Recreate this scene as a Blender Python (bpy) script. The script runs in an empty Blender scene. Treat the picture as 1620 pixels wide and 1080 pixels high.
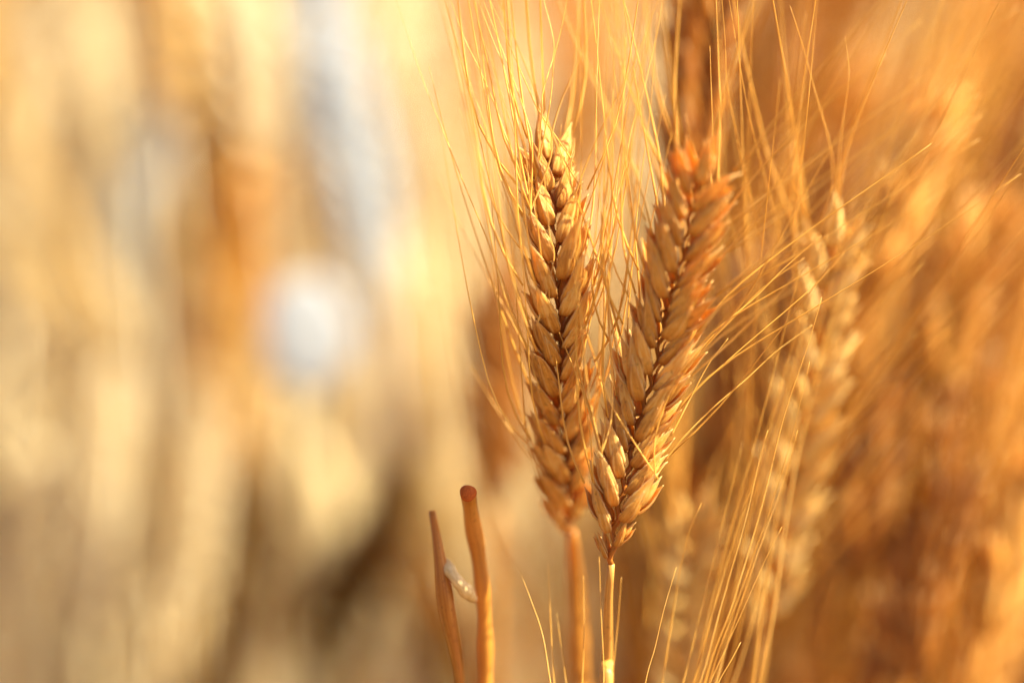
import bpy, math, random
from mathutils import Vector as V, Matrix
R = math.radians
rnd = random.Random(7)
scene = bpy.context.scene
COL = scene.collection

# ------------------------------------------------------------------ camera
CAM = V((0, 0, 0.88)); PITCH = R(7.0); LENS = 85.0; D0 = 0.62
FWD = V((0, math.cos(PITCH), -math.sin(PITCH))); UP = V((0, math.sin(PITCH), math.cos(PITCH))); RT = V((1, 0, 0))
cd = bpy.data.cameras.new('camera'); cam = bpy.data.objects.new('camera', cd); COL.objects.link(cam)
cam.location = CAM; cam.rotation_euler = (math.pi/2 - PITCH, 0, 0)
cd.lens = LENS; cd.sensor_width = 36; cd.clip_start = 0.02; cd.clip_end = 3000
cd.dof.use_dof = True; cd.dof.focus_distance = D0; cd.dof.aperture_fstop = 1.7
scene.camera = cam

# ------------------------------------------------------------------ light
SUN_AZ, SUN_EL = R(97), R(50)         # azimuth from +Y (view direction) towards +X (right)
sdir = V((math.sin(SUN_AZ)*math.cos(SUN_EL), math.cos(SUN_AZ)*math.cos(SUN_EL), math.sin(SUN_EL)))
w = bpy.data.worlds.new('World'); scene.world = w; w.use_nodes = True
nt = w.node_tree; bg = nt.nodes['Background']; bg.inputs[1].default_value = 0.07
sky = nt.nodes.new('ShaderNodeTexSky'); sky.sky_type = 'NISHITA'; sky.sun_disc = False
sky.sun_elevation = SUN_EL; sky.sun_rotation = SUN_AZ
sky.air_density = 0.45; sky.dust_density = 3.0; sky.ozone_density = 0.4
nt.links.new(sky.outputs[0], bg.inputs[0])
sl = bpy.data.lights.new('sun', 'SUN'); sl.energy = 5.0; sl.angle = R(0.5); sl.color = (1.0, 0.93, 0.72)
sun = bpy.data.objects.new('sun', sl); COL.objects.link(sun)
sun.rotation_euler = (-sdir).to_track_quat('-Z', 'Y').to_euler(); sun.location = (3, 1, 4)
scene.view_settings.view_transform = 'Standard'; scene.view_settings.look = 'None'
scene.view_settings.exposure = 2.15; scene.view_settings.gamma = 1
scene.cycles.use_adaptive_sampling = False
scene.cycles.use_denoising = True
scene.cycles.max_bounces = 10; scene.cycles.transmission_bounces = 6; scene.cycles.diffuse_bounces = 5

# ------------------------------------------------------------------ helpers
def P(px, py, dz=0.0):
    """photograph pixel + distance behind the plane of focus -> world point"""
    d = D0 + dz; k = d*36/LENS/1620
    return CAM + FWD*d + RT*((px-810)*k) + UP*((540-py)*k)

def spline(pts, n):
    """Catmull-Rom through pts, n samples evenly spaced"""
    pts = [V(p) for p in pts]
    if len(pts) == 2: return [pts[0].lerp(pts[1], i/(n-1)) for i in range(n)]
    e = [pts[0]*2-pts[1]] + pts + [pts[-1]*2-pts[-2]]
    fine = []
    for i in range(1, len(e)-2):
        a, b, c, d = e[i-1:i+3]
        for j in range(14):
            t = j/14
            fine.append(0.5*((2*b)+(c-a)*t+(2*a-5*b+4*c-d)*t*t+(3*b-a-3*c+d)*t**3))
    fine.append(e[-2])
    L = [0]
    for i in range(1, len(fine)): L.append(L[-1]+(fine[i]-fine[i-1]).length)
    out = []; k = 0
    for i in range(n):
        s = L[-1]*i/(n-1)
        while k < len(L)-2 and L[k+1] < s: k += 1
        t = (s-L[k])/max(L[k+1]-L[k], 1e-9)
        out.append(fine[k].lerp(fine[k+1], min(max(t, 0), 1)))
    return out

class MB:
    def __init__(s): s.v = []; s.f = []; s.uv = []
    def grid(s, rings, closed=True, vs=None):
        b = len(s.v); n = len(rings[0])
        for r in rings: s.v.extend(r)
        m = n if closed else n-1
        for i in range(len(rings)-1):
            v0 = vs[i] if vs else i/(len(rings)-1); v1 = vs[i+1] if vs else (i+1)/(len(rings)-1)
            for j in range(m):
                k = (j+1) % n
                s.f.append((b+i*n+j, b+i*n+k, b+(i+1)*n+k, b+(i+1)*n+j))
                s.uv.append(((j/n, v0), ((j+1)/n, v0), ((j+1)/n, v1), (j/n, v1)))
        return b
    def cap(s, b, n, flip=False, v=0.0):
        idx = list(range(b, b+n))
        if not flip: idx.reverse()
        s.f.append(tuple(idx)); s.uv.append(tuple((0.5, v) for _ in idx))
    def tube(s, pts, rad, sides=6, flat=None, caps=True):
        n = len(pts); rings = []
        t = (pts[1]-pts[0]).normalized()
        nrm = t.orthogonal().normalized()
        for i in range(n):
            t = (pts[min(i+1, n-1)]-pts[max(i-1, 0)]).normalized()
            nrm = (nrm - t*nrm.dot(t)).normalized(); bn = t.cross(nrm)
            r = rad[i] if not callable(rad) else rad(i/(n-1))
            rings.append([pts[i]+(nrm*math.cos(a)+bn*math.sin(a))*r for a in [2*math.pi*j/sides for j in range(sides)]])
        b = s.grid(rings)
        if caps:
            s.cap(b, sides); s.cap(b+(n-1)*sides, sides, True, 1.0)
    def blade(s, pts, width, normal, fold=0.3, thick=0.00025):
        """a dry leaf: a shallow V in section with real thickness"""
        n = len(pts); rings = []
        for i in range(n):
            t = (pts[min(i+1, n-1)]-pts[max(i-1, 0)]).normalized()
            nn = normal[i] if isinstance(normal, list) else normal
            nn = (nn-t*nn.dot(t)).normalized(); b = t.cross(nn)
            wd = width(i/(n-1))*0.5
            up = [pts[i]+b*(wd*x)+nn*(wd*fold*abs(x)) for x in (-1, -.5, 0, .5, 1)]
            dn = [p-nn*thick for p in reversed(up)]
            rings.append(up+dn)
        b0 = s.grid(rings); s.cap(b0, 10); s.cap(b0+(n-1)*10, 10, True, 1.0)
    def husk(s, base, ax, out, L, wd, dep, beak=0.0, nr=9, na=9, rg=None):
        """one chaff scale: a keeled boat-shaped shell with a pointed tip"""
        rg = rg or rnd
        ax = ax.normalized(); out = (out-ax*out.dot(ax)).normalized(); bi = ax.cross(out)
        skew = rg.uniform(-.12, .12); rings = []; inner = max(3, na//2); ew = [rg.uniform(-1, 1) for _ in range(17)]; flare = rg.uniform(.2, 1.0)
        for i in range(nr):
            t = i/(nr-1); tt = t*0.985
            p = ((tt+.07)**.5)*((1-tt)**1.28)*2.72
            p = max(p, .10*(1-t)+.05)
            wv = wd*.5*p; dv = dep*(p**.9)
            c = base+ax*(L*t)+out*(dep*.55*math.sin(math.pi*min(1, t*.95)) - dep*.25*t*t + beak*L*max(0, t-.6)**2*4*flare)+bi*(skew*wd*t*t)
            ring = []
            for j in range(na):
                a = -1.75+3.5*j/(na-1)
                kk = .34*math.exp(-(a/.38)**2)+(.06*math.cos(a*9) if na > 12 else 0)
                ed = 1+ (.10*ew[(i*3+j) % 17] if j in (0, na-1) else 0)
                ring.append(c+bi*(math.sin(a)*wv*ed)+out*((math.cos(a)*.8+kk)*dv))
            for j in range(inner):
                a = 1.75-3.5*j/(inner-1)
                ring.append(c+bi*(math.sin(a)*wv*.88)+out*((math.cos(a))*dv*.55-dv*.10))
            rings.append(ring)
        n = na+inner
        b = s.grid(rings); s.cap(b, n); s.cap(b+(nr-1)*n, n, True, 1.0)
        return rings[-1][na//2]
    def build(s, name, mat, parent=None, off=None):
        me = bpy.data.meshes.new(name)
        o = off if off is not None else V((0, 0, 0))
        me.from_pydata([tuple(V(p)-o) for p in s.v], [], s.f)
        uvl = me.uv_layers.new(name='UVMap'); k = 0; flat = []
        for poly in s.uv:
            for c in poly: flat.extend(c)
        uvl.data.foreach_set('uv', flat)
        me.polygons.foreach_set('use_smooth', [True]*len(me.polygons))
        me.materials.append(mat); me.update()
        ob = bpy.data.objects.new(name, me); COL.objects.link(ob)
        if parent: ob.parent = parent
        return ob

def tag(o, label, cat=None, group=None, kind=None):
    if label: o['label'] = label
    if cat: o['category'] = cat
    if group: o['group'] = group
    if kind: o['kind'] = kind
    return o
def empty(name, loc):
    o = bpy.data.objects.new(name, None); COL.objects.link(o); o.location = loc
    o.empty_display_size = 0.02
    return o

# ------------------------------------------------------------------ materials
def straw(name, dark, mid, light, trans=0.35, rough=0.5, around=9, along=1.5, bump=0.25, spot=0.0, spec=0.35, vary=0.5, margin=0.0):
    m = bpy.data.materials.new(name); m.use_nodes = True
    t = m.node_tree; t.nodes.clear(); N = t.nodes.new; Lk = t.links.new
    out = N('ShaderNodeOutputMaterial'); mix = N('ShaderNodeMixShader'); mix.inputs[0].default_value = trans
    pb = N('ShaderNodeBsdfPrincipled'); tr = N('ShaderNodeBsdfTranslucent')
    uv = N('ShaderNodeUVMap'); mp = N('ShaderNodeMapping'); mp.inputs['Scale'].default_value = (around, along, 1)
    oi = N('ShaderNodeObjectInfo'); cmb = N('ShaderNodeCombineXYZ')
    mul = N('ShaderNodeMath'); mul.operation = 'MULTIPLY'; mul.inputs[1].default_value = 37.0
    Lk(oi.outputs['Random'], mul.inputs[0]); Lk(mul.outputs[0], cmb.inputs[2])
    Lk(uv.outputs[0], mp.inputs['Vector']); Lk(cmb.outputs[0], mp.inputs['Location'])
    nz = N('ShaderNodeTexNoise'); nz.inputs['Scale'].default_value = 2.2; nz.inputs['Detail'].default_value = 5; nz.inputs['Roughness'].default_value = .62
    Lk(mp.outputs[0], nz.inputs['Vector'])
    # object-to-object shift of the same straw
    ma = N('ShaderNodeMath'); ma.operation = 'MULTIPLY_ADD'; ma.inputs[1].default_value = vary*.5; ma.inputs[2].default_value = -vary*.25
    Lk(oi.outputs['Random'], ma.inputs[0])
    ad = N('ShaderNodeMath'); ad.operation = 'ADD'; Lk(nz.outputs[0], ad.inputs[0]); Lk(ma.outputs[0], ad.inputs[1])
    cr = N('ShaderNodeValToRGB'); e = cr.color_ramp.elements
    e[0].position = .28; e[0].color = (*dark, 1); e[1].position = .74; e[1].color = (*light, 1)
    x = cr.color_ramp.elements.new(.52); x.color = (*mid, 1)
    Lk(ad.outputs[0], cr.inputs[0])
    last = cr.outputs[0]
    if spot:
        tc = N('ShaderNodeTexCoord'); n2 = N('ShaderNodeTexNoise'); n2.inputs['Scale'].default_value = 900; n2.inputs['Detail'].default_value = 3
        Lk(tc.outputs['Object'], n2.inputs['Vector'])
        r2 = N('ShaderNodeMapRange'); r2.inputs[1].default_value = .60; r2.inputs[2].default_value = .75; r2.inputs[3].default_value = 0; r2.inputs[4].default_value = spot
        Lk(n2.outputs[0], r2.inputs[0])
        mx = N('ShaderNodeMix'); mx.data_type = 'RGBA'; mx.inputs[7].default_value = (dark[0]*.45, dark[1]*.38, dark[2]*.4, 1)
        Lk(r2.outputs[0], mx.inputs[0]); Lk(last, mx.inputs[6]); last = mx.outputs[2]
    if margin:
        sx = N('ShaderNodeSeparateXYZ'); Lk(uv.outputs[0], sx.inputs[0])
        def ramp(src, stops):
            r = N('ShaderNodeValToRGB'); el = r.color_ramp.elements
            el[0].position, el[0].color = stops[0][0], (stops[0][1],)*3+(1,)
            el[1].position, el[1].color = stops[-1][0], (stops[-1][1],)*3+(1,)
            for p_, v_ in stops[1:-1]:
                q_ = el.new(p_); q_.color = (v_, v_, v_, 1)
            Lk(src, r.inputs[0]); return r.outputs[0]
        e1 = ramp(sx.outputs[0], [(0, margin), (.06, .05), (.30, 0), (.335, margin*.45), (.37, 0), (.57, .05), (.64, margin), (.72, margin*.3), (1, 0)])
        mx = N('ShaderNodeMix'); mx.data_type = 'RGBA'; mx.inputs[7].default_value = (.92, .72, .34, 1)
        Lk(e1, mx.inputs[0]); Lk(last, mx.inputs[6]); last = mx.outputs[2]
        e2 = ramp(sx.outputs[1], [(0, .6), (.15, .2), (.28, 0), (1, 0)])
        mx = N('ShaderNodeMix'); mx.data_type = 'RGBA'; mx.inputs[7].default_value = (dark[0]*.7, dark[1]*.5, dark[2]*.5, 1)
        Lk(e2, mx.inputs[0]); Lk(last, mx.inputs[6]); last = mx.outputs[2]
        e3 = ramp(sx.outputs[1], [(0, 0), (.72, 0), (.95, .6), (1, .7)])
        mx = N('ShaderNodeMix'); mx.data_type = 'RGBA'; mx.inputs[7].default_value = (.90, .66, .28, 1)
        Lk(e3, mx.inputs[0]); Lk(last, mx.inputs[6]); last = mx.outputs[2]
    Lk(last, pb.inputs['Base Color']); gm = N('ShaderNodeGamma'); gm.inputs[1].default_value = 1.15; Lk(last, gm.inputs[0]); Lk(gm.outputs[0], tr.inputs['Color'])
    pb.inputs['Roughness'].default_value = rough; pb.inputs['Specular IOR Level'].default_value = spec
    if bump:
        mp2 = N('ShaderNodeMapping'); mp2.inputs['Scale'].default_value = (around*3.2, along*.5, 1); Lk(uv.outputs[0], mp2.inputs['Vector'])
        n3 = N('ShaderNodeTexNoise'); n3.inputs['Scale'].default_value = 3; n3.inputs['Detail'].default_value = 3; Lk(mp2.outputs[0], n3.inputs['Vector'])
        bp = N('ShaderNodeBump'); bp.inputs['Strength'].default_value = bump; bp.inputs['Distance'].default_value = .0004
        Lk(n3.outputs[0], bp.inputs['Height']); Lk(bp.outputs[0], pb.inputs['Normal'])
    Lk(pb.outputs[0], mix.inputs[1]); Lk(tr.outputs[0], mix.inputs[2]); Lk(mix.outputs[0], out.inputs['Surface'])
    return m

M = {
 'husk':  straw('ripe_chaff', (.60, .245, .028), (.86, .445, .07), (.94, .65, .19), .46, .42, 9, 1.3, .6, .6, margin=.7),
 'awn':   straw('ripe_awn', (.62, .29, .036), (.82, .46, .08), (.90, .62, .19), .30, .38, 2, 3, 0, 0),
 'stem':  straw('ripe_stem', (.38, .16, .025), (.54, .26, .05), (.70, .40, .10), .22, .42, 8, 2, .25, .5),
 'hrust': straw('shaded_rusty_chaff', (.22, .055, .004), (.42, .125, .008), (.60, .235, .02), .38, .45, 9, 1.3, .3, .5, margin=.5),  # rusty set: deeper straw colour carries the shade of the dense right side
 'arust': straw('shaded_rusty_awn', (.38, .12, .009), (.58, .225, .02), (.72, .35, .045), .32, .4, 2, 3, 0, 0),
 'srust': straw('shaded_rusty_stem', (.36, .125, .014), (.56, .23, .03), (.72, .38, .07), .25, .45, 8, 2, .2, .4),
 'honey': straw('honey_chaff', (.68, .42, .11), (.83, .57, .19), (.90, .70, .32), .36, .45, 9, 1.3, .3, .3),
 'orange': straw('orange_chaff', (.56, .25, .03), (.76, .40, .07), (.86, .54, .13), .4, .45, 9, 1.3, .3, .3),
 'hpale': straw('sunlit_pale_chaff', (.76, .60, .33), (.88, .76, .49), (.94, .87, .66), .36, .45, 9, 1.3, .3, .3),  # pale set: lighter straw colour carries the sunlight on the left side
 'apale': straw('sunlit_pale_awn', (.74, .57, .30), (.87, .73, .46), (.93, .85, .62), .32, .4, 2, 3, 0, 0),
 'spale': straw('sunlit_pale_stem', (.76, .59, .32), (.88, .75, .47), (.94, .86, .64), .25, .42, 8, 2, .2, .3),
 'hgrey': straw('gap_grey_chaff', (.50, .56, .62), (.62, .68, .74), (.70, .76, .82), .3, .5, 9, 1.3, .2, .3),  # grey stalks are added in place of blue-grey gaps between stalks
 'hdark': straw('shade_brown', (.12, .045, .007), (.22, .09, .014), (.34, .16, .03), .3, .8, 9, 1.3, .2, .3, .05),  # dark stalks are added in place of shade inside the canopy
 'leaf':  straw('dry_leaf', (.62, .46, .20), (.80, .65, .35), (.88, .78, .52), .45, .5, 12, 2, .25, .4),
 'lrust': straw('rusty_leaf', (.30, .095, .008), (.48, .185, .02), (.62, .31, .05), .42, .5, 12, 2, .25, .4),
 'cut':   straw('cut_stalk', (.46, .175, .022), (.64, .285, .04), (.76, .42, .09), .4, .36, 8, 1.6, .2, .6),
 'rstub': straw('rusty_cut_stalk', (.34, .095, .012), (.52, .18, .022), (.68, .30, .05), .4, .4, 8, 1.6, .2, .6),
 'pith':  straw('red_pith', (.26, .05, .008), (.40, .085, .012), (.52, .14, .024), .1, .7, 4, 4, .3, .3, .15),
 'scrap': straw('bleached_straw', (.66, .46, .19), (.80, .60, .29), (.88, .72, .40), .35, .5, 6, 5, .5, .2),
 'weed':  straw('green_weed', (.05, .075, .02), (.09, .115, .03), (.16, .16, .05), .35, .5, 6, 2, .1, 0),
 'petal': straw('white_petal', (.30, .31, .33), (.34, .35, .37), (.38, .39, .41), .3, .5, 3, 2, 0, 0, .2, .1),
}

# ------------------------------------------------------------------ setting
def plain_mat(name, c0, c1, scale, rough=.9, det=8, bump=.4):
    m = bpy.data.materials.new(name); m.use_nodes = True; t = m.node_tree; N = t.nodes.new
    pb = t.nodes['Principled BSDF']; pb.inputs['Roughness'].default_value = rough
    tc = N('ShaderNodeTexCoord'); nz = N('ShaderNodeTexNoise'); nz.inputs['Scale'].default_value = scale; nz.inputs['Detail'].default_value = det
    cr = N('ShaderNodeValToRGB'); cr.color_ramp.elements[0].position = .35; cr.color_ramp.elements[1].position = .68
    cr.color_ramp.elements[0].color = (*c0, 1); cr.color_ramp.elements[1].color = (*c1, 1)
    t.links.new(tc.outputs['Object'], nz.inputs['Vector']); t.links.new(nz.outputs[0], cr.inputs[0]); t.links.new(cr.outputs[0], pb.inputs['Base Color'])
    bp = N('ShaderNodeBump'); bp.inputs['Strength'].default_value = bump; bp.inputs['Distance'].default_value = .02
    t.links.new(nz.outputs[0], bp.inputs['Height']); t.links.new(bp.outputs[0], pb.inputs['Normal'])
    return m
g = MB()
XS = [-700, -60, -12, -4, -2, -1, 0, 1, 2, 4, 12, 60, 700]; YS = [-60, -4, 0, 1, 2, 3, 4, 6, 9, 14, 30, 80, 250, 1200]
g.grid([[V((x, y, rnd.uniform(-.012, .004) if abs(x) < 12 and -4 < y < 30 else 0)) for x in XS] for y in YS], closed=False)
tag(g.build('ground', plain_mat('straw_strewn_soil', (.07, .04, .018), (.24, .15, .065), 6.0)), 'brown straw strewn field soil below the wheat', 'ground', kind='structure')

# ------------------------------------------------------------------ wheat
def stem_path(base_pts, ground_xy=None):
    last = base_pts[-1]
    gx, gy = ground_xy if ground_xy else (last.x+(last.x-base_pts[0].x)*1.2, last.y+.03)
    gp = V((gx, gy, 0.0))
    mid = last.lerp(gp, .5)+V(((last.x-gx)*.2, 0, 0))
    return base_pts+[mid, gp]

def make_awn(start, d0, d1, L, rg, r0=.00026, curl=.0):
    n = 14; p = V(start); pts = [p.copy()]
    ph = rg.uniform(0, 6.28); side = d1.orthogonal().normalized(); s2 = d1.cross(side).normalized()
    bow = rg.uniform(-.5, .5)+curl
    for i in range(1, n):
        t = i/(n-1); k = min(1, t/.35)
        d = d0.normalized().lerp(d1.normalized(), k*k*(3-2*k)) + side*math.sin(ph+t*4)*.05 + s2*bow*.16*t*t
        p = p+d.normalized()*(L/(n-1)); pts.append(p.copy())
    return pts

def wheat(name, label, cat, ear_px, stem_px, n=16, twist=0.0, k=1.25, mats=('husk', 'awn', 'stem'), traced=(), auto=.5,
          awn_len=(.07, .125), spread=(.10, .30), lean=V((0, 0, 0)), seed=1, group=None, hi=True, ground=None, stem_r=.0013,
          sterile=0, splay=1.0, awn_r=.00026, leaf=None, top_awn=True):
    """one bearded wheat stalk: stem, rachis and spikelets as parts; glumes and awns as sub-parts"""
    rg = random.Random(seed)
    ear = [P(*q) for q in ear_px]                       # base -> top
    st = [ear[0]]+[P(*q) for q in stem_px]
    path = stem_path(st, ground)
    base = path[-1].copy()
    root = empty(name, base); tag(root, label, cat, group)
    s = MB(); sp = spline(path, 160 if hi else 40)
    s.tube(sp, lambda t: stem_r*(.55+.45*min(1, t/.05)+.3*t)*(1+(.05*math.sin(t*31) if hi else 0)), 12 if hi else 6)
    if hi:
        for q in (4, ):                                   # a little collar where the ear starts
            pass
    s.build('stem', M[mats[2]], root, base)
    ax = spline(ear, n*2+3)
    rr = MB(); zig = []
    def frame(i):
        t = (ax[min(i+1, len(ax)-1)]-ax[max(i-1, 0)]).normalized()
        c = (CAM-ax[i]).normalized(); nn = (c-t*c.dot(t)).normalized()
        sd = nn.cross(t)*-1                               # points to picture right for an upright ear
        q = Matrix.Rotation(twist+.25*math.sin(i*.35+seed), 3, t)
        return t, q @ nn, q @ sd
    tips = []
    for i in range(n):
        ii = 1+i*2; t, nn, sd = frame(ii)
        side = 1 if i % 2 else -1
        zig.append(ax[ii]+sd*(side*.0007*k))
    rr.tube(spline([ear[0]]+zig+[ear[-1]], n*3), lambda t: .00085*k*(1-.4*t), 6)
    rr.build('rachis', M['rstub'], root, base)  # darker colour paints in the shade of the seams between spikelets
    nr, na = (14, 19) if hi else (7, 7)
    ones = {}
    for i in range(n):
        ii = 1+i*2; t, nn, sd = frame(ii); term = (i == n-1)
        side = (1 if i % 2 else -1) if not term else 0
        f = i/(n-1)
        sc = k*(0.86+.27*math.sin(math.pi*(.10+.80*f)))*rg.uniform(.88, 1.10)
        if i < sterile: sc *= .5
        o = sd*side*splay if side else nn*.3
        p = zig[i]
        j = lambda a=.09: V((rg.uniform(-a, a), rg.uniform(-a, a), rg.uniform(-a, a)))
        mm = .001*sc; spk = MB(); heads = []
        for fs in (1, -1):                               # lemmas with the grain between them, front and back
            a = t+o*(.30 if not term else 0)+nn*(.16*fs)+j(.09)
            u = nn*(.85*fs)+o*.5
            spk.husk(p+o*1.15*mm+nn*(1.15*fs*mm)+t*1.8*mm, a, u, 13.9*mm, 4.7*mm, 1.5*mm, rg.uniform(.10, .50), nr, na, rg)
            heads.append((p+o*1.15*mm+nn*(1.15*fs*mm)+t*1.8*mm+a.normalized()*12.9*mm+u.normalized()*.6*mm, a, fs))
        for q in range(2 if hi else 1):                   # the middle florets, leaning outwards
            a = t+o*(.50+.16*q)+nn*rg.uniform(-.12, .12)+j(.09)
            u = o*.8+nn*(.65 if q == 0 else -.65)
            spk.husk(p+o*(1.5+.5*q)*mm+t*(2.8-.4*q)*mm, a, u, (12.4-1.2*q)*mm, 4.3*mm, 1.6*mm, rg.uniform(.05, .3), nr, na, rg)
            heads.append((p+o*1.8*mm+t*2.8*mm+a.normalized()*11.6*mm+u.normalized()*.5*mm, a, 0))
        so = spk.build('spikelet', M[mats[0]], root, base)
        ones[i] = (so, heads, p)
        for fs in (1, -1):
            gm = MB(); a = t+o*(.27 if not term else .0)+nn*(.20*fs)+j(.06)
            tip = gm.husk(p+o*.8*mm+nn*(1.45*fs*mm)-t*.4*mm, a, nn*(.9*fs)+o*(.45+.2*rg.random()), 11.4*mm*rg.uniform(.88, 1.1), 4.4*mm, 1.25*mm, rg.uniform(.1, .45), nr, na, rg)
            b0 = p+o*.8*mm+nn*(1.45*fs*mm)-t*.4*mm+a.normalized()*9.5*mm
            gm.build('glume', M[mats[0]], so, base)
        if i < sterile: continue
        if auto > 0:
            for (h, a, fs) in heads:
                if rg.random() > auto*(1.0 if fs else .7): continue
                if term and not top_awn: continue
                d1 = ax[-1]-ax[0]; d1.normalize()
                d1 = d1+o*rg.uniform(*spread)+nn*(fs*rg.uniform(.02, .26))+lean+j(.05)
                L = rg.uniform(*awn_len)
                am = MB(); rad = awn_r*rg.uniform(.85, 1.2)
                am.tube(make_awn(h, a, d1, L, rg), lambda t_: rad*(1.02-.82*t_)*(1+.10*math.sin(t_*91)), 5)
                am.build('awn', M[mats[1]], so, base)
    for tr in traced:                                    # awns followed from the photograph, root first
        pts = [P(q[0], q[1], q[2]*.6) for q in tr]
        nxt = 1 if len(pts) > 2 else 0
        def cost(h):
            a_ = (pts[nxt]-h[0]); l_ = a_.length
            tg = (pts[min(nxt+1, len(pts)-1)]-pts[nxt]).normalized() if nxt else (pts[1]-pts[0]).normalized()
            al = a_.normalized().dot(tg) if l_ > 1e-5 else 0
            return (h[0]-pts[0]).length+.030*(1-al)+(.010 if h[0].z > pts[nxt].z-.003 else 0)
        best = min(ones.values(), key=lambda z: min(cost(h) for h in z[1]))
        h = min(best[1], key=cost)
        pts = [h[0]-(pts[nxt]-h[0]).normalized()*.0015]+(pts[nxt:] if (h[0]-pts[0]).length < .02 else pts)
        while len(pts) > 3 and (pts[1]-pts[0]).normalized().dot((pts[2]-pts[1]).normalized()) < .35: pts.pop(1)
        dep0 = (h[0]-CAM).dot(FWD); m0 = len(pts)        # ease the traced depth in from the husk the awn grows on
        dl = dep0-(pts[1]-CAM).dot(FWD)
        pts = pts[:1]+[CAM+(p_-CAM)*(1+dl*(1-(q_+1)/m0)**1.3/(p_-CAM).dot(FWD)) for q_, p_ in enumerate(pts[1:])]
        am = MB(); rad = awn_r*rg.uniform(.80, 1.0); m_ = max(24, len(pts)*6)
        am.tube(spline(pts, m_), lambda t_: rad*(1.02-.80*t_)*(1+.08*math.sin(t_*150)), 6)
        am.build('awn', M[mats[1]], best[0], base)
    if leaf:
        for (tpos, L, ang, droop, mk) in leaf:
            q = sp[int(tpos*(len(sp)-1))]; d = V((math.cos(ang), math.sin(ang), 0))
            pts = spline([q, q+V((0, 0, L*.35))+d*L*.10, q+V((0, 0, L*.5-droop*.3))+d*L*.45, q+V((0, 0, L*.3-droop))+d*L*.75], 16)
            lm = MB(); lm.blade(pts, lambda t_: .010*((1-t_)**.6)*(.5+min(1, t_*5)*.5)+.0006, V((-d.x*.5, -d.y*.5, .9)), .35)
            lm.build('leaf', M[mk], root, base)
    return root

# ---- sharp stalk on the left
wheat('wheat_stalk', 'upright golden wheat ear with crisp tip and blurred base, left of the leaning sharp ear', 'wheat',
  [(905, 842, .036), (892, 720, .021), (884, 590, .008), (882, 450, .0), (876, 330, .002), (868, 265, .006), (862, 222, .010)],
  [(911, 930, .053), (918, 1080, .06), (922, 1250, .065)], n=25, twist=.12, k=.93, stem_r=.0025, seed=11, mats=('husk', 'awn', 'cut'), auto=.5, spread=(.02, .22), lean=V((.03, 0, 0)),
  traced=[
   [(843, 640, .006), (836, 560, .004), (818, 508, .004), (790, 430, .003), (763, 360, .001), (735, 293, .002), (703, 213, .006), (670, 130, .009), (623, -10, .016)],
   [(842, 505, .008), (832, 430, .010), (817, 360, .011), (800, 307, .012), (783, 253, .014), (767, 197, .016), (747, 143, .018), (723, 77, .02), (697, -15, .024)],
   [(838, 350, .0), (822, 275, -.002), (810, 240, -.003), (797, 207, -.003), (783, 167, -.002), (760, 113, -.001), (733, 57, 0), (708, -15, .001)],
   [(843, 330, .0), (833, 253, -.002), (820, 200, -.001), (800, 117, .001), (777, 57, .003), (750, -15, .006)],
   [(848, 300, -.003), (842, 230, -.005), (833, 187, -.004), (810, 120, -.003), (783, 50, -.001), (758, -15, .002)],
   [(860, 225, -.004), (855, 180, -.005), (837, 143, -.005), (817, 97, -.004), (793, 40, -.002), (768, -15, 0)],
   [(858, 215, -.004), (857, 180, -.003), (858, 150, -.002), (867, 117, 0), (875, 90, .003), (875, 60, .004), (860, 0, .008), (852, -30, .01)],
   [(862, 215, -.002), (867, 182, .0), (872, 147, .002), (877, 90, .004), (887, 50, .007), (897, 0, .010), (903, -30, .012)],
   [(872, 300, -.008), (870, 253, -.010), (873, 213, -.011), (887, 163, -.012), (907, 117, -.013), (930, 57, -.014), (950, -20, -.016)],
   [(895, 400, -.004), (902, 347, -.007), (910, 310, -.008), (930, 253, -.009), (953, 200, -.009), (983, 140, -.009), (1005, 95, -.009), (1045, -10, -.008)],
   [(912, 385, .0), (922, 350, -.003), (940, 300, -.004), (960, 240, -.005), (980, 187, -.005), (1000, 130, -.004), (1020, 60, -.003)],
   [(925, 450, .004), (957, 357, .004), (977, 307, .005), (990, 253, .006), (1000, 200, .007), (1017, 147, .008), (1042, 40, .012), (1050, -20, .014)],
   [(886, 262, -.002), (887, 240, -.003), (888, 197, -.003)],
   [(896, 290, .0), (903, 260, -.002), (920, 208, -.003)],
   [(876, 520, -.006), (869, 471, -.009), (857, 410, -.010), (849, 344, -.011), (841, 287, -.011), (826, 205, -.011), (806, 110, -.009)],
   [(878, 480, -.006), (876, 412, -.009), (869, 367, -.010), (861, 278, -.011), (852, 210, -.010)],
   [(915, 500, .002), (930, 430, .0), (948, 370, -.002), (962, 320, -.002), (972, 260, -.002)],
   [(920, 560, .006), (940, 480, .004), (960, 400, .004), (985, 320, .005), (1000, 250, .006)],
   [(858, 765, .026), (818, 695, .030), (780, 637, .032), (744, 578, .034)],
   [(838, 560, .020), (800, 490, .026), (760, 420, .030), (730, 360, .033), (708, 318, .036), (690, 280, .04)],
  ])

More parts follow.
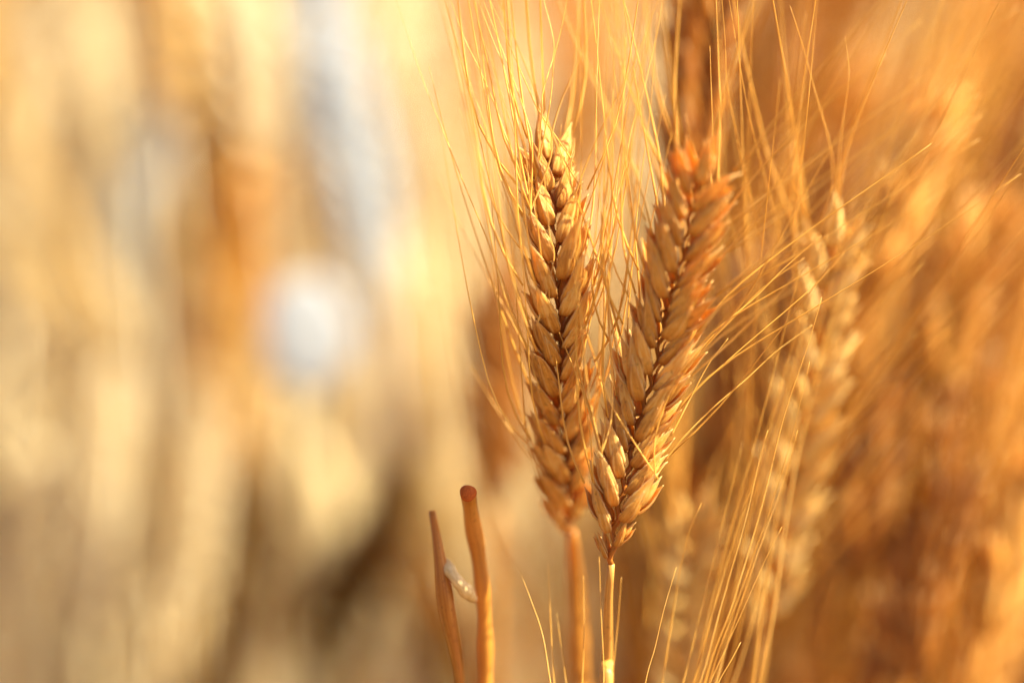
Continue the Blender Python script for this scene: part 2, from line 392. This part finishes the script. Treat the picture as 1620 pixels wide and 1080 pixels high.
# ---- sharp stalk leaning right
wheat('wheat_stalk', 'golden wheat ear leaning right, base crisp and tip blurred, pale bumps on its thin stem', 'wheat',
  [(967, 892, .001), (971, 850, .0), (984, 780, -.001), (1008, 685, .0), (1030, 600, -.002), (1052, 515, -.005), (1073, 430, -.010), (1091, 348, -.014), (1104, 297, -.018), (1114, 253, -.021)],
  [(964, 925, .003), (962, 960, .006), (960, 1080, .014), (958, 1250, .012)], n=30, sterile=2, splay=1.35, twist=-.10, k=.92, seed=23, auto=.62, spread=(.10, .65), lean=V((.12, 0, 0)), stem_r=.0017,
  traced=[
   [(985, 690, -.008), (974, 653, -.010), (955, 609, -.011), (937, 550, -.011), (922, 505, -.011), (910, 449, -.010), (906, 425, -.010)],
   [(955, 757, -.006), (934, 689, -.008), (926, 641, -.009), (925, 603, -.009), (924, 567, -.009), (918, 510, -.008), (914, 455, -.008)],
   [(962, 690, -.004), (958, 665, -.005), (949, 633, -.006)],
   [(990, 610, -.003), (983, 588, -.004), (973, 547, -.005)],
   [(970, 700, -.005), (967, 662, -.007), (968, 588, -.007), (965, 514, -.006), (964, 440, -.005), (972, 330, -.002), (984, 200, .002), (990, 60, .006)],
   [(996, 620, -.003), (992, 585, -.004), (993, 514, -.003), (1002, 400, .0), (1012, 300, .004), (1030, 160, .008), (1040, 20, .012)],
   [(1030, 730, -.007), (1036, 695, -.009), (1056, 630, -.010), (1076, 600, -.010), (1100, 564, -.009), (1121, 538, -.008), (1150, 508, -.006), (1195, 470, -.002), (1240, 425, .002), (1300, 372, .008)],
   [(1040, 740, -.002), (1050, 692, -.005), (1080, 643, -.006), (1106, 612, -.006), (1163, 560, -.003), (1213, 517, .0), (1253, 483, .004), (1297, 443, .010), (1335, 400, .016)],
   [(1045, 730, .002), (1080, 693, .002), (1130, 643, .003), (1180, 600, .005), (1223, 560, .008), (1253, 537, .010), (1285, 514, .012)],
   [(1068, 665, .0), (1097, 620, -.001), (1123, 573, -.001), (1152, 535, .0)],
   [(1060, 640, .004), (1080, 607, .003), (1113, 553, .003), (1163, 500, .005), (1213, 450, .008), (1273, 408, .012)],
   [(1125, 260, .010), (1127, 200, .006), (1125, 133, .003), (1123, 73, .001)],
   [(1140, 250, .012), (1139, 180, .006), (1137, 100, .003), (1133, 0, .002), (1131, -20, .002)],
  ])

# ---- soft stalks behind on the right
wheat('wheat_stalk', 'blurred wheat ear with glowing round blobs of sunlit chaff, right of the sharp ears', 'wheat',
  [(1206, 1010, .074), (1228, 880, .066), (1252, 750, .058), (1278, 620, .048), (1302, 480, .040), (1318, 390, .034), (1326, 335, .030)],
  [(1190, 1120, .08), (1170, 1300, .085)], n=21, twist=.2, k=1.06, splay=1.3, mats=('honey', 'awn', 'stem'), seed=5, auto=.6, awn_len=(.08, .14), spread=(.05, .42), lean=V((.14, 0, 0)), hi=False,  # honey chaff puts the sunlit look of the blobs into the colour
  traced=[
   [(1324, 345, .030), (1322, 320, .022), (1318, 267, .016), (1310, 217, .010), (1290, 147, .005), (1270, 73, .002), (1250, 10, .0)],
   [(1322, 345, .030), (1325, 283, .020), (1330, 220, .012), (1338, 160, .006), (1343, 113, .002), (1337, 58, .0)],
   [(1275, 560, .045), (1240, 460, .02), (1205, 380, .006), (1197, 350, .004), (1180, 283, .001), (1170, 240, 0), (1160, 187, 0), (1150, 133, .001), (1147, 67, .002), (1141, -15, .003)],
   [(1290, 540, .045), (1262, 460, .025), (1240, 390, .012), (1227, 347, .010), (1213, 293, .008), (1197, 233, .004), (1187, 190, .001), (1180, 157, .0), (1167, 83, .0), (1151, -15, .001)],
   [(1290, 380, .03), (1277, 347, .018), (1267, 317, .010), (1250, 283, .004)],
   [(1275, 440, .03), (1297, 360, .012), (1317, 293, .002)],
   [(1270, 700, .06), (1300, 600, .05), (1345, 470, .045), (1400, 330, .04), (1457, 317-120, .04), (1513, 133-60, .04), (1565, -40, .04)],
   [(1290, 600, .05), (1340, 480, .04), (1400, 260, .036), (1440, 127, .036), (1497, -10, .036)],
  ])
wheat('wheat_stalk', 'blurred wheat ear with pale beaded chaff, cut by the lower edge near the sharp stems', 'wheat',
  [(1062, 1200, .09), (1068, 1080, .082), (1080, 980, .076), (1092, 880, .07), (1108, 800, .066)],
  [(1058, 1300, .075)], n=18, twist=-.2, k=.95, splay=1.2, mats=('honey', 'awn', 'stem'), seed=9, auto=.6, spread=(.05, .35), lean=V((.14, 0, 0)), hi=False,  # lighter honey chaff again paints the husks as if sunlit
  traced=[[(1090, 830, .045), (1110, 760, .04), (1150, 690, .035), (1185, 600, .03)]])
wheat('wheat_stalk', 'dark rusty wheat ear rising out of the upper edge directly behind the leaning sharp ear', 'wheat',
  [(1085, 330, .085), (1090, 230, .08), (1103, 120, .076), (1118, 20, .072), (1135, -90, .07)],
  [(1080, 500, .09), (1070, 800, .095), (1062, 1100, .10)], n=14, twist=.5, k=1.3, seed=31, mats=('hrust', 'arust', 'srust'), auto=.85, spread=(.1, .35), lean=V((.12, 0, 0)), hi=False)
wheat('wheat_stalk', 'dark brown blurred wheat ear standing left of the upright sharp ear', 'wheat',
  [(782, 800, .17), (784, 700, .165), (786, 600, .16), (792, 520, .155), (800, 440, .15)],
  [(780, 950, .17), (778, 1150, .17)], n=12, twist=.9, k=1.35, seed=37, mats=('hrust', 'arust', 'srust'), auto=.4, hi=False)
rightears = [
 ([(1350, 1010, .15), (1392, 820, .15), (1440, 640, .15), (1500, 450, .15), (1560, 290, .15), (1600, 200, .15)], 'rusty blurred wheat ear leaning right across the upper right side', ('hrust', 'arust', 'srust')),
 ([(1380, 1120, .12), (1420, 980, .12), (1462, 860, .12), (1510, 720, .12), (1560, 590, .12)], 'glowing orange blurred wheat ear near the lower right corner', ('hrust', 'arust', 'srust')),
 ([(1505, 900, .16), (1540, 760, .16), (1580, 610, .16), (1620, 470, .16), (1650, 380, .16)], 'blurred rusty wheat ear leaning out past the right edge at mid height', ('hrust', 'arust', 'srust')),
 ([(1500, 1200, .13), (1540, 1080, .13), (1590, 930, .13), (1650, 780, .13)], 'blurred gold wheat ear cut by the lower right corner of the view', ('husk', 'awn', 'stem')),
 ([(1330, 640, .20), (1370, 500, .20), (1420, 360, .20), (1475, 210, .20), (1510, 120, .20)], 'pale gold blurred wheat ear leaning right under the top right bright patch', ('husk', 'awn', 'stem')),
 ([(1190, 330, .20), (1210, 200, .20), (1240, 60, .20), (1270, -60, .20)], 'amber blurred wheat ear at the top edge beside the long sharp vertical awns', ('hrust', 'arust', 'srust')),
]
for i, (e, lab, mt) in enumerate(rightears):
    b = e[0]
    wheat('wheat_stalk', lab, 'wheat', e, [(b[0]-55, b[1]+180, b[2]+.01), (b[0]-90, b[1]+400, b[2]+.02)], n=15, twist=.3*i, k=1.35, seed=50+i,
          mats=mt, auto=.9, spread=(.0, .35), lean=V((.10, 0, 0)), hi=False)

crowd = [((1300, 1100), (1395, 800), .14, 1), ((1410, 770), (1520, 470), .12, 0), ((1555, 1010), (1645, 750), .10, 1), ((1380, 480), (1485, 190), .10, 1), ((1240, 560), (1330, 250), .17, 0),
         ((1440, 1060), (1510, 790), .09, 0), ((1575, 430), (1680, 170), .14, 0), ((1150, 720), (1205, 430), .12, 0), ((1480, 620), (1570, 350), .11, 1), ((1340, 900), (1420, 640), .11, 0)]
for i, (b, t, d, kd) in enumerate(crowd):
    md = ((b[0]+t[0])/2-12, (b[1]+t[1])/2, d)
    wheat('wheat_stalk', 'blurred wheat ear leaning right in the crowded orange right side', 'wheat', [(b[0], b[1], d), md, (t[0], t[1], d)], [(b[0]-50, b[1]+180, d+.01), (b[0]-80, b[1]+400, d+.02)],
          n=16, twist=.4*i, k=1.2, seed=80+i, mats=('hrust', 'arust', 'srust') if kd == 0 else ('husk', 'awn', 'srust'), auto=.5, awn_len=(.08, .14), spread=(.0, .22), lean=V((.06, 0, 0)), hi=False,
          group='crowded ears leaning right')

# ---- low stalks whose ears stay below the picture and whose awns reach up into it
wheat('wheat_stalk', 'wheat stalk below the lower edge whose fine awns rise beside the two sharp stems', 'wheat',
  [(905, 1600, .01), (910, 1450, .006), (915, 1320, .004), (918, 1220, .002)], [(900, 1750, .015)], n=14, k=1.2, seed=71, auto=.0, hi=False,
  traced=[
   [(900, 1260, .0), (884, 1150, 0), (871, 1080, 0), (859, 1006, .0), (842, 954, 0), (821, 899, .003)],
   [(905, 1260, .01), (890, 1150, .012), (877, 1080, .013), (871, 980, .014), (867, 889, .015)],
   [(912, 1260, .012), (905, 1150, .012), (896, 1080, .013), (886, 1010, .014), (881, 970, .016)],
   [(918, 1260, .006), (920, 1150, .008), (921, 1080, .010), (924, 1000, .011), (923, 910, .012)],
   [(925, 1260, .005), (945, 1150, .006), (955, 1080, .008), (951, 970, .009), (948, 880, .010)],
   [(930, 1260, .01), (955, 1150, .010), (967, 1080, .011), (977, 990, .012), (983, 912, .013)],
  ])
wheat('wheat_stalk', 'wheat stalk below the lower edge whose awns slant up right across the blurred beaded ear', 'wheat',
  [(1010, 1620, .01), (1025, 1480, .006), (1040, 1360, .004), (1050, 1260, .002)], [(1000, 1750, .015)], n=14, k=1.2, seed=73, auto=.0, hi=False,
  traced=[
   [(1030, 1300, .0), (1010, 1180, 0), (1021, 1080, 0), (1036, 1024, .0), (1051, 961, 0), (1070, 897, .002)],
   [(1060, 1300, .0), (1095, 1170, 0), (1136, 1080, 0), (1155, 1047, .0), (1172, 1015, .001)],
   [(1055, 1300, .004), (1090, 1170, .003), (1123, 1080, .002), (1150, 1020, .002), (1180, 953, .001), (1213, 880, 0), (1237, 833, 0)],
   [(1055, 1300, .01), (1100, 1100, .008), (1140, 960, .006), (1180, 820, .004), (1203, 720, .002), (1215, 680, .001)],
   [(1058, 1300, .012), (1110, 1100, .010), (1160, 950, .008), (1205, 800, .006), (1240, 660, .003), (1280, 540, .001), (1300, 470, 0)],
   [(1060, 1300, .014), (1120, 1090, .014), (1170, 940, .012), (1223, 790, .010), (1253, 690, .006), (1281, 572, .002)],
   [(1060, 1300, .014), (1130, 1090, .014), (1190, 900, .012), (1240, 760, .008), (1262, 680, .003)],
   [(1050, 1300, .02), (1090, 1100, .02), (1130, 960, .02), (1165, 840, .02), (1200, 740, .02), (1240, 600, .02)],
   [(1048, 1300, .024), (1075, 1100, .024), (1110, 960, .024), (1140, 840, .024), (1175, 700, .024)],
   [(1045, 1300, .03), (1060, 1000, .03), (1084, 861, .02), (1110, 795, .012)],
  ])
wheat('wheat_stalk', 'wheat stalk below the lower edge, its soft awns fanning up left of the glowing blobs', 'wheat',
  [(1080, 1640, .03), (1095, 1480, .03), (1110, 1340, .03), (1122, 1250, .03)], [(1070, 1750, .035)], n=14, k=1.25, seed=75, auto=.0, hi=False,
  traced=[[(1118, 1280, .03), (1100+20*q, 1080-15*q, .025+.003*q), (1150+18*q, 860-20*q, .02+.004*q), (1205+19*q, 660-25*q+10*(q % 3), .015+.006*q), (1265+22*q, 430-30*q+35*(q % 2), .012+.008*q)] for q in range(7)])

# ------------------------------------------------------------------ cut stubs left of the ears
def stub_a():
    pts = [P(768, 1500, .034), P(768, 1250, .028), P(768, 1080, .022), P(766, 969, .018), P(758, 887, .015), P(748, 830, .012), P(743, 796, .008), P(741, 783, .004), P(740.5, 780, .001)]
    base = V((pts[0].x, pts[0].y+.02, 0)); root = empty('cut_straw', base)
    tag(root, 'thick orange cut straw stub with a round red hollow end, lower left of the ears', 'straw')
    m = MB(); c = spline([base]+pts[:2], 8)[:-1]+spline(pts[1:], 60); nc = len(c)
    m.tube(c, lambda t: .0020*(1+.08*math.sin(t*40)+.06*math.sin(t*17)), 18)
    m.build('stalk', M['cut'], root, base)
    e = c[-1]+(c[-1]-c[-2]).normalized()*.0004; d = (c[-1]-c[-2]).normalized()
    q = MB(); nrm = d.orthogonal().normalized(); bn = d.cross(nrm)
    rings = []
    for (r, h) in ((.0021, -.0006), (.0022, .0001), (.0020, .0007), (.0016, .0011), (.0010, .0014), (.0005, .0015), (.00005, .0015)):
        rings.append([e+d*h+(nrm*math.cos(a)+bn*math.sin(a))*r*(1+.06*math.sin(3*a)) for a in [2*math.pi*k/16 for k in range(16)]])
    b = q.grid(rings); q.cap(b, 16); q.cap(b+6*16, 16, True)
    q.build('pith', M['pith'], root, base)
stub_a()
def stub_b():
    pts = [P(738, 1500, .022), P(733, 1200, .016), P(727, 1080, .012), P(710, 984, .009), P(701, 917, .008), P(692, 854, .010), P(684, 808, .012)]
    base = V((pts[0].x, pts[0].y+.02, 0)); root = empty('cut_straw', base)
    tag(root, 'thin dark orange curled straw stub with pointed tip, left of the thick stub', 'straw')
    m = MB(); c = spline([base]+pts[:1], 6)[:-1]+spline(pts, 60)
    m.tube(c, lambda t: .0012+.0011*math.exp(-((t-.82)/.075)**2)-.0003*max(0, t-.92)/.08, 12)
    m.build('stalk', M['rstub'], root, base)
    k = MB(); k.blade(c[38:62], lambda t: .0036*math.sin(math.pi*(.1+.85*t))**1.5+.0005, V((.5, -1, .1)), .6)
    k.build('curled_leaf', M['lrust'], root, base)
stub_b()
m = MB(); pts = spline([P(704, 889, .011), P(716, 908, .006), P(733, 929, .006), P(750, 947, .012)], 30)
m.tube(pts, lambda t: .0017*(1+.13*math.sin(t*11)+.06*math.sin(t*29+1))*(.7+.3*math.sin(math.pi*min(1, max(0, t)))), 12)
tag(m.build('straw_scrap', M['scrap']), 'short bleached crumb of straw caught between the two orange stubs', 'straw scrap')

# ------------------------------------------------------------------ wheat behind, one kind built and copied
def proto(label, mats, lean, seed, ear_n=18, H=.80, leafm='leaf'):
    rg = random.Random(seed)
    root = empty('wheat_stalk', (0, 0, 0)); tag(root, label, 'wheat')
    path = spline([V((0, 0, 0)), V((lean*.10, 0, H*.4)), V((lean*.35, 0, H*.72)), V((lean*.7, .0, H*.90)), V((lean*1.15, 0, H))], 36)
    # ear takes the last 100 mm
    s = MB(); s.tube(path[:32], lambda t: .0017-.0004*t, 6); s.build('stem', M[mats[2]], root)
    earp = spline(path[31:36]+[path[35]+(path[35]-path[34])*.6], ear_n*2+2)
    em = MB(); am = MB()
    for i in range(ear_n):
        p = earp[i*2]; t = (earp[i*2+1]-p).normalized(); sd = V((0, 1, 0)) if seed % 2 else t.cross(V((0, 1, 0)))
        sd = (sd-t*sd.dot(t)).normalized(); nn = t.cross(sd); o = sd*(1 if i % 2 else -1)
        sc = 1.3*(.75+.35*math.sin(math.pi*(.1+.8*i/ear_n)))*.001
        for fs in (1, -1):
            a = t+o*.4+nn*.24*fs
            em.husk(p+o*1.4*sc+nn*1.3*fs*sc, a, nn*fs*.8+o*.5, 12*sc, 4.8*sc, 1.9*sc, .05, 5, 5, rg)
            if rg.random() < .6:
                d1 = t+o*rg.uniform(.05, .35)+nn*fs*rg.uniform(.0, .3)
                am.tube(make_awn(p+a.normalized()*11*sc+o*1.4*sc, a, d1, rg.uniform(.05, .085), rg)[::2]+[], lambda u: .0003*(1-.7*u), 3)
        em.husk(p+o*2.6*sc+t*2*sc, t+o*.6, o, 11*sc, 4.6*sc, 2*sc, .05, 5, 5, rg)
    e = em.build('ear', M[mats[0]], root); am.build('awn_tuft', M[mats[1]], e)
    for (z, L, ang, droop) in ((.45, .22, rg.uniform(0, 6.28), rg.uniform(-.04, .06)), (.68, .19, rg.uniform(0, 6.28), rg.uniform(-.07, .02))):
        q = path[int(z*35)]; d = V((math.cos(ang), math.sin(ang), 0))
        lp = spline([q, q+V((0, 0, L*.35))+d*L*.06, q+V((0, 0, L*.62-droop*.2))+d*L*.22, q+V((0, 0, L*.75-droop))+d*L*.45], 10)
        lm = MB(); lm.blade(lp, lambda u: .011*((1-u)**.6)*(.5+min(1, u*5)*.5)+.0006, V((-d.x*.5, -d.y*.5, .9)), .35)
        lm.build('leaf', M[leafm], root)
    return root
used = set()
def dup(src, loc, rz, sc, label, group):
    if src.name not in used:
        used.add(src.name); o = src
    else:
        o = src.copy(); COL.objects.link(o)
        for ch in src.children:
            c = ch.copy(); COL.objects.link(c); c.parent = o
            for gc in ch.children:
                d = gc.copy(); COL.objects.link(d); d.parent = c
    o.location = loc; o.rotation_euler = (0, 0, rz); o.scale = (sc, sc, sc); o['label'] = label
    if group: o['group'] = group
    elif 'group' in o.keys(): del o['group']
    return o
PAL = ('hpale', 'apale', 'spale'); GLD = ('husk', 'awn', 'stem'); RST = ('hrust', 'arust', 'srust')
LPAL, LGLD, LRST, LAMB = ('pale cream straw stalk blurred in the soft left background', 'golden straw stalk blurred in the soft background',
                    'rusty brown wheat stalk blurred in the dense right background', 'amber wheat stalk blurred far behind the sharp ears')
GRY = ('hgrey', 'hgrey', 'hgrey'); DRK = ('hdark', 'hdark', 'hdark')
LGRY, LDRK = 'grey straw stalk added for the blue grey gaps between the pale stalks at left', 'dark brown stalk added for shade low behind the sharp stems'
protos = {
 'pale': [proto(LPAL, PAL, l, s) for l, s in ((.02, 101), (-.03, 102), (.03, 103))],
 'gold': [proto(LGLD, GLD, l, s) for l, s in ((.03, 111), (-.02, 112), (.05, 113))],
 'honey': [proto(LGLD, ('honey', 'apale', 'spale'), l, s) for l, s in ((.02, 161), (-.02, 162), (.03, 163))],
 'ambr': [proto(LAMB, ('orange', 'arust', 'honey'), l, s) for l, s in ((.02, 151), (-.02, 152), (.04, 153))],
 'rust': [proto(LRST, RST, l, s, leafm='lrust') for l, s in ((.06, 121), (.10, 122), (.08, 123))],
 'grey': [proto(LGRY, GRY, l, s, leafm='leaf') for l, s in ((.02, 131), (-.03, 132), (.06, 133))],
 'dark': [proto(LDRK, DRK, l, s, leafm='hdark') for l, s in ((.06, 141), (-.04, 142), (.10, 143))],
}
GRP = {'honey': (LGLD, 'golden blurred stalks behind'), 'ambr': (LAMB, 'amber stalks far behind'), 'pale': (LPAL, 'pale blurred stalks at left'), 'gold': (LGLD, 'golden blurred stalks behind'), 'rust': (LRST, 'rusty blurred stalks at right'),
       'grey': (LGRY, 'grey stalks added for gaps at left'), 'dark': (LDRK, 'dark stalks added for shade low behind')}
def stand(kind, px, top_py, d, rz=None, label=None, i=None):
    """stalk whose ear tip reaches picture height top_py at distance d from the camera, at picture column px"""
    if px < 790 and kind in ('pale', 'honey', 'grey', 'gold'): d += .05      # the open side stands a little further off
    pt = P(px, top_py, d-D0)
    ps = protos[kind]; q = rnd.randrange(3) if i is None else i; s = ps[q]
    sc = max(.55, min(1.35, pt.z/.80))
    rz = rnd.uniform(-.5, .5) if rz is None else rz
    tipx = {'pale': (.02, -.03, .03), 'gold': (.03, -.02, .05), 'rust': (.06, .10, .08), 'grey': (.02, -.03, .06), 'ambr': (.02, -.02, .04), 'honey': (.02, -.02, .03), 'dark': (.06, -.04, .10)}[kind][q]*1.15*sc
    l, gname = GRP[kind]
    return dup(s, V((pt.x-tipx*math.cos(rz), pt.y-tipx*math.sin(rz), 0)), rz, sc, label or l, None if label else gname)
# the stalks one can tell apart in the left background: (kind, column, top, distance, label)
named = [
 ('honey', 372, -10, .94, 'broad deep gold stalk blurred upright, reaching the top edge above the white blossom'),
 ('honey', 400, 110, .98, 'gold blurred stalk just right of the broad deep gold stalk'),
 ('ambr', 386, 330, .95, 'orange rust blurred stalk just left of the white blossom'),
 ('pale', 100, -30, .98, 'cream yellow blurred stalk near the left edge, bright at its full height'),
 ('pale', 125, 330, .92, 'brightest lemon cream blurred ear near the left edge at mid height'),
 ('pale', 15, 330, .92, 'whitish blurred ear cut by the left edge'),
 ('pale', 10, 560, .95, 'cream blurred ear at the lower left edge'),
 ('pale', 325, 560, .95, 'cream blurred ear below and left of the white blossom'),
 ('pale', 488, 640, .98, 'tan cream blurred ear directly below the white blossom'),
 ('pale', 600, -20, 1.0, 'cream blurred stalk at the top edge right of the grey stalk'),
 ('pale', 655, 90, .97, 'broad cream blurred ear beside the leftmost sharp awn'),
 ('honey', 195, 420, .95, 'pale gold blurred stalk between the cream stalk and the deep gold stalk'),
 ('grey', 535, 110, .92, 'grey stalk added for a gap above and right of the white blossom'),
 ('grey', 270, 180, .92, 'grey stalk added for a gap left of the broad deep gold stalk'),
 ('dark', 415, 640, 1.05, 'dark olive brown stalk added for shade in the gap under the white blossom'),
 ('dark', 610, 780, .95, 'dark brown stalk added for shade low left of the orange stubs'),
]
for k_, px, ty, d, lab in named: stand(k_, px, ty, d, label=lab)
for k_, px, ty, d in [('honey', 345, 20, 1.0), ('pale', 85, 60, 1.05), ('pale', 120, 120, 1.02), ('pale', 340, 600, 1.0), ('pale', 440, 150, 1.2), ('pale', 190, 40, 1.15),
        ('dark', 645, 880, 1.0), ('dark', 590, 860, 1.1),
        ('pale', 640, 40, 1.08), ('pale', 675, 160, 1.0), ('pale', 500, 700, 1.0), ('pale', 175, 640, .88), ('pale', 330, 620, .9), ('pale', 70, 100, .9), ('pale', 225, 120, 1.0), ('pale', 150, 800, .95), ('pale', 60, 760, .9), ('ambr', 402, 390, .98), ('ambr', 376, 370, .99)]: stand(k_, px, ty, d)
for i in range(30):
    px = rnd.uniform(-60, 780)
    if 440 < px < 550 and rnd.random() < .8: continue
    stand('pale' if rnd.random() < .65 else 'honey', px, rnd.uniform(-160, 300), rnd.uniform(1.1, 2.0))
for i in range(44):
    px = rnd.uniform(700, 1700); stand('pale' if rnd.random() < (.5 if px < 1080 else .10) else ('gold' if px < 1080 or rnd.random() < .5 else 'rust'), px, rnd.uniform(-200, 150), rnd.uniform(1.0, 2.0), rnd.uniform(-.3, .3))
for i in range(18):
    stand('gold' if rnd.random() < .4 else 'rust', rnd.uniform(1150, 1700), rnd.uniform(-120, 160), rnd.uniform(.84, 1.0), rnd.uniform(-.3, .3), i=2)
for i in range(22):
    px = rnd.uniform(-40, 760); d = rnd.uniform(.86, 1.05)
    if 400 < px < 580 and d < .95: d += .1
    stand('pale' if rnd.random() < .7 else 'honey', px, rnd.uniform(-520, -150), d, rnd.uniform(-.3, .3), i=rnd.randrange(2))
for px, d in ((270, .92), (530, .92)): stand('grey', px, -200, d, 0, i=0)
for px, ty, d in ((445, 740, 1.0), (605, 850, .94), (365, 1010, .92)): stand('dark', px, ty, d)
# right: close, leaning, the shade of the dense side put into rusty colour
for i in range(26):
    stand('rust' if rnd.random() < .9 else 'gold', rnd.uniform(1330, 1900), rnd.uniform(250, 950), rnd.uniform(.84, 1.0), rnd.uniform(-.3, .3), i=1)
for px, ty, d in ((1235, 640, .84), (1262, 520, .85), (1290, 420, .84), (1225, 760, .86), (1340, 380, .88)): stand('rust', px, ty, d, 0)
for i in range(40):
    stand('rust' if rnd.random() < .88 else 'gold', rnd.uniform(1180, 1850), rnd.uniform(250, 1000), rnd.uniform(.9, 1.15), rnd.uniform(-.35, .35))
for i in range(24):
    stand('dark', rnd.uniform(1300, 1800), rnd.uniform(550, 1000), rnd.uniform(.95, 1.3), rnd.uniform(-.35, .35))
for i in range(16):
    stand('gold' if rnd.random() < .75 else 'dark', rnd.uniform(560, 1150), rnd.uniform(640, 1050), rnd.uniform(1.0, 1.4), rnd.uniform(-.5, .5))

for ps in protos.values():
    for o in ps:
        if o.name not in used:
            for ch in list(o.children_recursive)+[o]: bpy.data.objects.remove(ch)

# ------------------------------------------------------------------ far field and wood, beyond counting
def far_field():
    rg = random.Random(3); m = MB()
    for i in range(5200):
        u = rg.random(); y = 2.3+28*u**2.2; x = rg.uniform(-1, 1)*(y*.30+.4)
        h = rg.uniform(.70, .90); a = rg.uniform(0, 6.28); l = rg.uniform(.0, .14)
        b = V((x, y, 0)); t = V((x+l*math.cos(a), y+l*math.sin(a), h)); mid = b.lerp(t, .6)+V((-l*.3*math.cos(a), -l*.3*math.sin(a), 0))
        kx = 1+y*.10
        m.tube([b, mid, t], lambda q: .0018*kx, 3, caps=False)
        d = (t-mid).normalized(); e = [t+d*(.1*q) for q in (0, .3, .65, 1)]
        m.tube(e, lambda q: (.003+.004*math.sin(math.pi*min(1, q+.1)))*kx, 4, caps=False)
        for q in range(2):
            z = rg.uniform(.25, .7); s0 = b.lerp(mid, z); aa = rg.uniform(0, 6.28); dd = V((math.cos(aa), math.sin(aa), 0))
            L = rg.uniform(.12, .22)
            m.blade([s0, s0+dd*L*.3+V((0, 0, L*.5)), s0+dd*L*.8+V((0, 0, L*.35))], lambda q_: .010*kx*(1-q_)+.001, V((-dd.x, -dd.y, 1)), .3)
    o = m.build('far_wheat', far_mat())
    tag(o, 'distant mass of blurred sunlit wheat filling the background', 'wheat field', kind='stuff')
def far_mat():
    mt = straw('field_straw', (.60, .43, .19), (.76, .60, .32), (.86, .74, .47), .4, .5, 4, 2, 0, 0)
    t = mt.node_tree; gi = t.nodes.new('ShaderNodeNewGeometry')
    for n in t.nodes:
        if n.type == 'OBJECT_INFO':
            for l in list(t.links):
                if l.from_node == n: t.links.new(gi.outputs['Random Per Island'], l.to_socket)
    return mt
far_field()
def far_wood():
    rg = random.Random(8); m = MB()
    for i in range(5000):
        x = rg.uniform(-45, 45); y = 90+rg.uniform(0, 14); top = 7+3.5*math.sin(x*.21)+2*math.sin(x*.53+1)
        c = V((x, y, rg.uniform(.2, 1)**.7*top)); n_ = V((rg.gauss(0, 1), rg.gauss(0, 1), rg.gauss(0, 1))).normalized()
        a = n_.orthogonal().normalized(); b = n_.cross(a); s = rg.uniform(.35, .8)
        k = len(m.v); m.v.extend([c-a*s, c-b*s*.6+n_*.1, c+a*s, c+b*s*.6-n_*.1]); m.f.append((k, k+1, k+2, k+3)); m.uv.append(((0, 0), (1, 0), (1, 1), (0, 1)))
    tag(m.build('far_wood', M['weed']), 'blurred grey green wood along the top of the field', 'wood', kind='stuff')
far_wood()
# green weeds low in the gap at left
def weeds():
    rg = random.Random(4); m = MB()
    for i in range(420):
        x = rg.uniform(-.55, -.05)*1.3; y = rg.uniform(1.7, 3.2); h = rg.uniform(.12, .42); a = rg.uniform(0, 6.28); d = V((math.cos(a), math.sin(a), 0))
        b = V((x, y, 0)); m.blade([b, b+V((0, 0, h*.6))+d*h*.1, b+V((0, 0, h))+d*h*.4], lambda q: .007*(1-q)+.0008, V((-d.x, -d.y, .6)), .3)
    tag(m.build('grass', M['weed']), 'blurred olive green grass low among the pale stalks', 'grass', kind='stuff')
weeds()

# ------------------------------------------------------------------ white blossom
def blossom():
    c = P(486, 528, .29); fwd = ((CAM-c).normalized()+sdir*.16).normalized(); b0 = (UP-fwd*fwd.dot(UP)).normalized(); a0 = b0.cross(fwd)
    base = V((c.x+.02, c.y+.03, 0)); root = empty('white_flower', base)
    tag(root, 'round white blossom blurred to a disc between the pale stalks at left', 'flower')
    s = MB(); s.tube(spline([base, V((c.x+.01, c.y+.03, c.z*.6)), c-fwd*.012], 18), lambda t: .0012, 6); s.build('stem', M['weed'], root, base)
    q = MB(); rings = []
    for (r, h) in ((.0012, -.010), (.006, -.006), (.0105, -.002), (.0122, .0), (.0112, .0008), (.0085, .0013), (.005, .0017), (.0006, .002)):
        rings.append([c+fwd*h+(a0*math.cos(t)+b0*math.sin(t)*1.3)*r*1.4*(1+.05*math.cos(5*t)) for t in [2*math.pi*k/30 for k in range(30)]])
    bb = q.grid(rings); q.build('petals', M['petal'], root, base)
    k = MB(); k.tube([c+fwd*.001, c+fwd*.002, c+fwd*.0025, c+fwd*.003], [.001, .0014, .0016, .0006], 8); k.build('stamens', M['hpale'], root, base)
blossom()
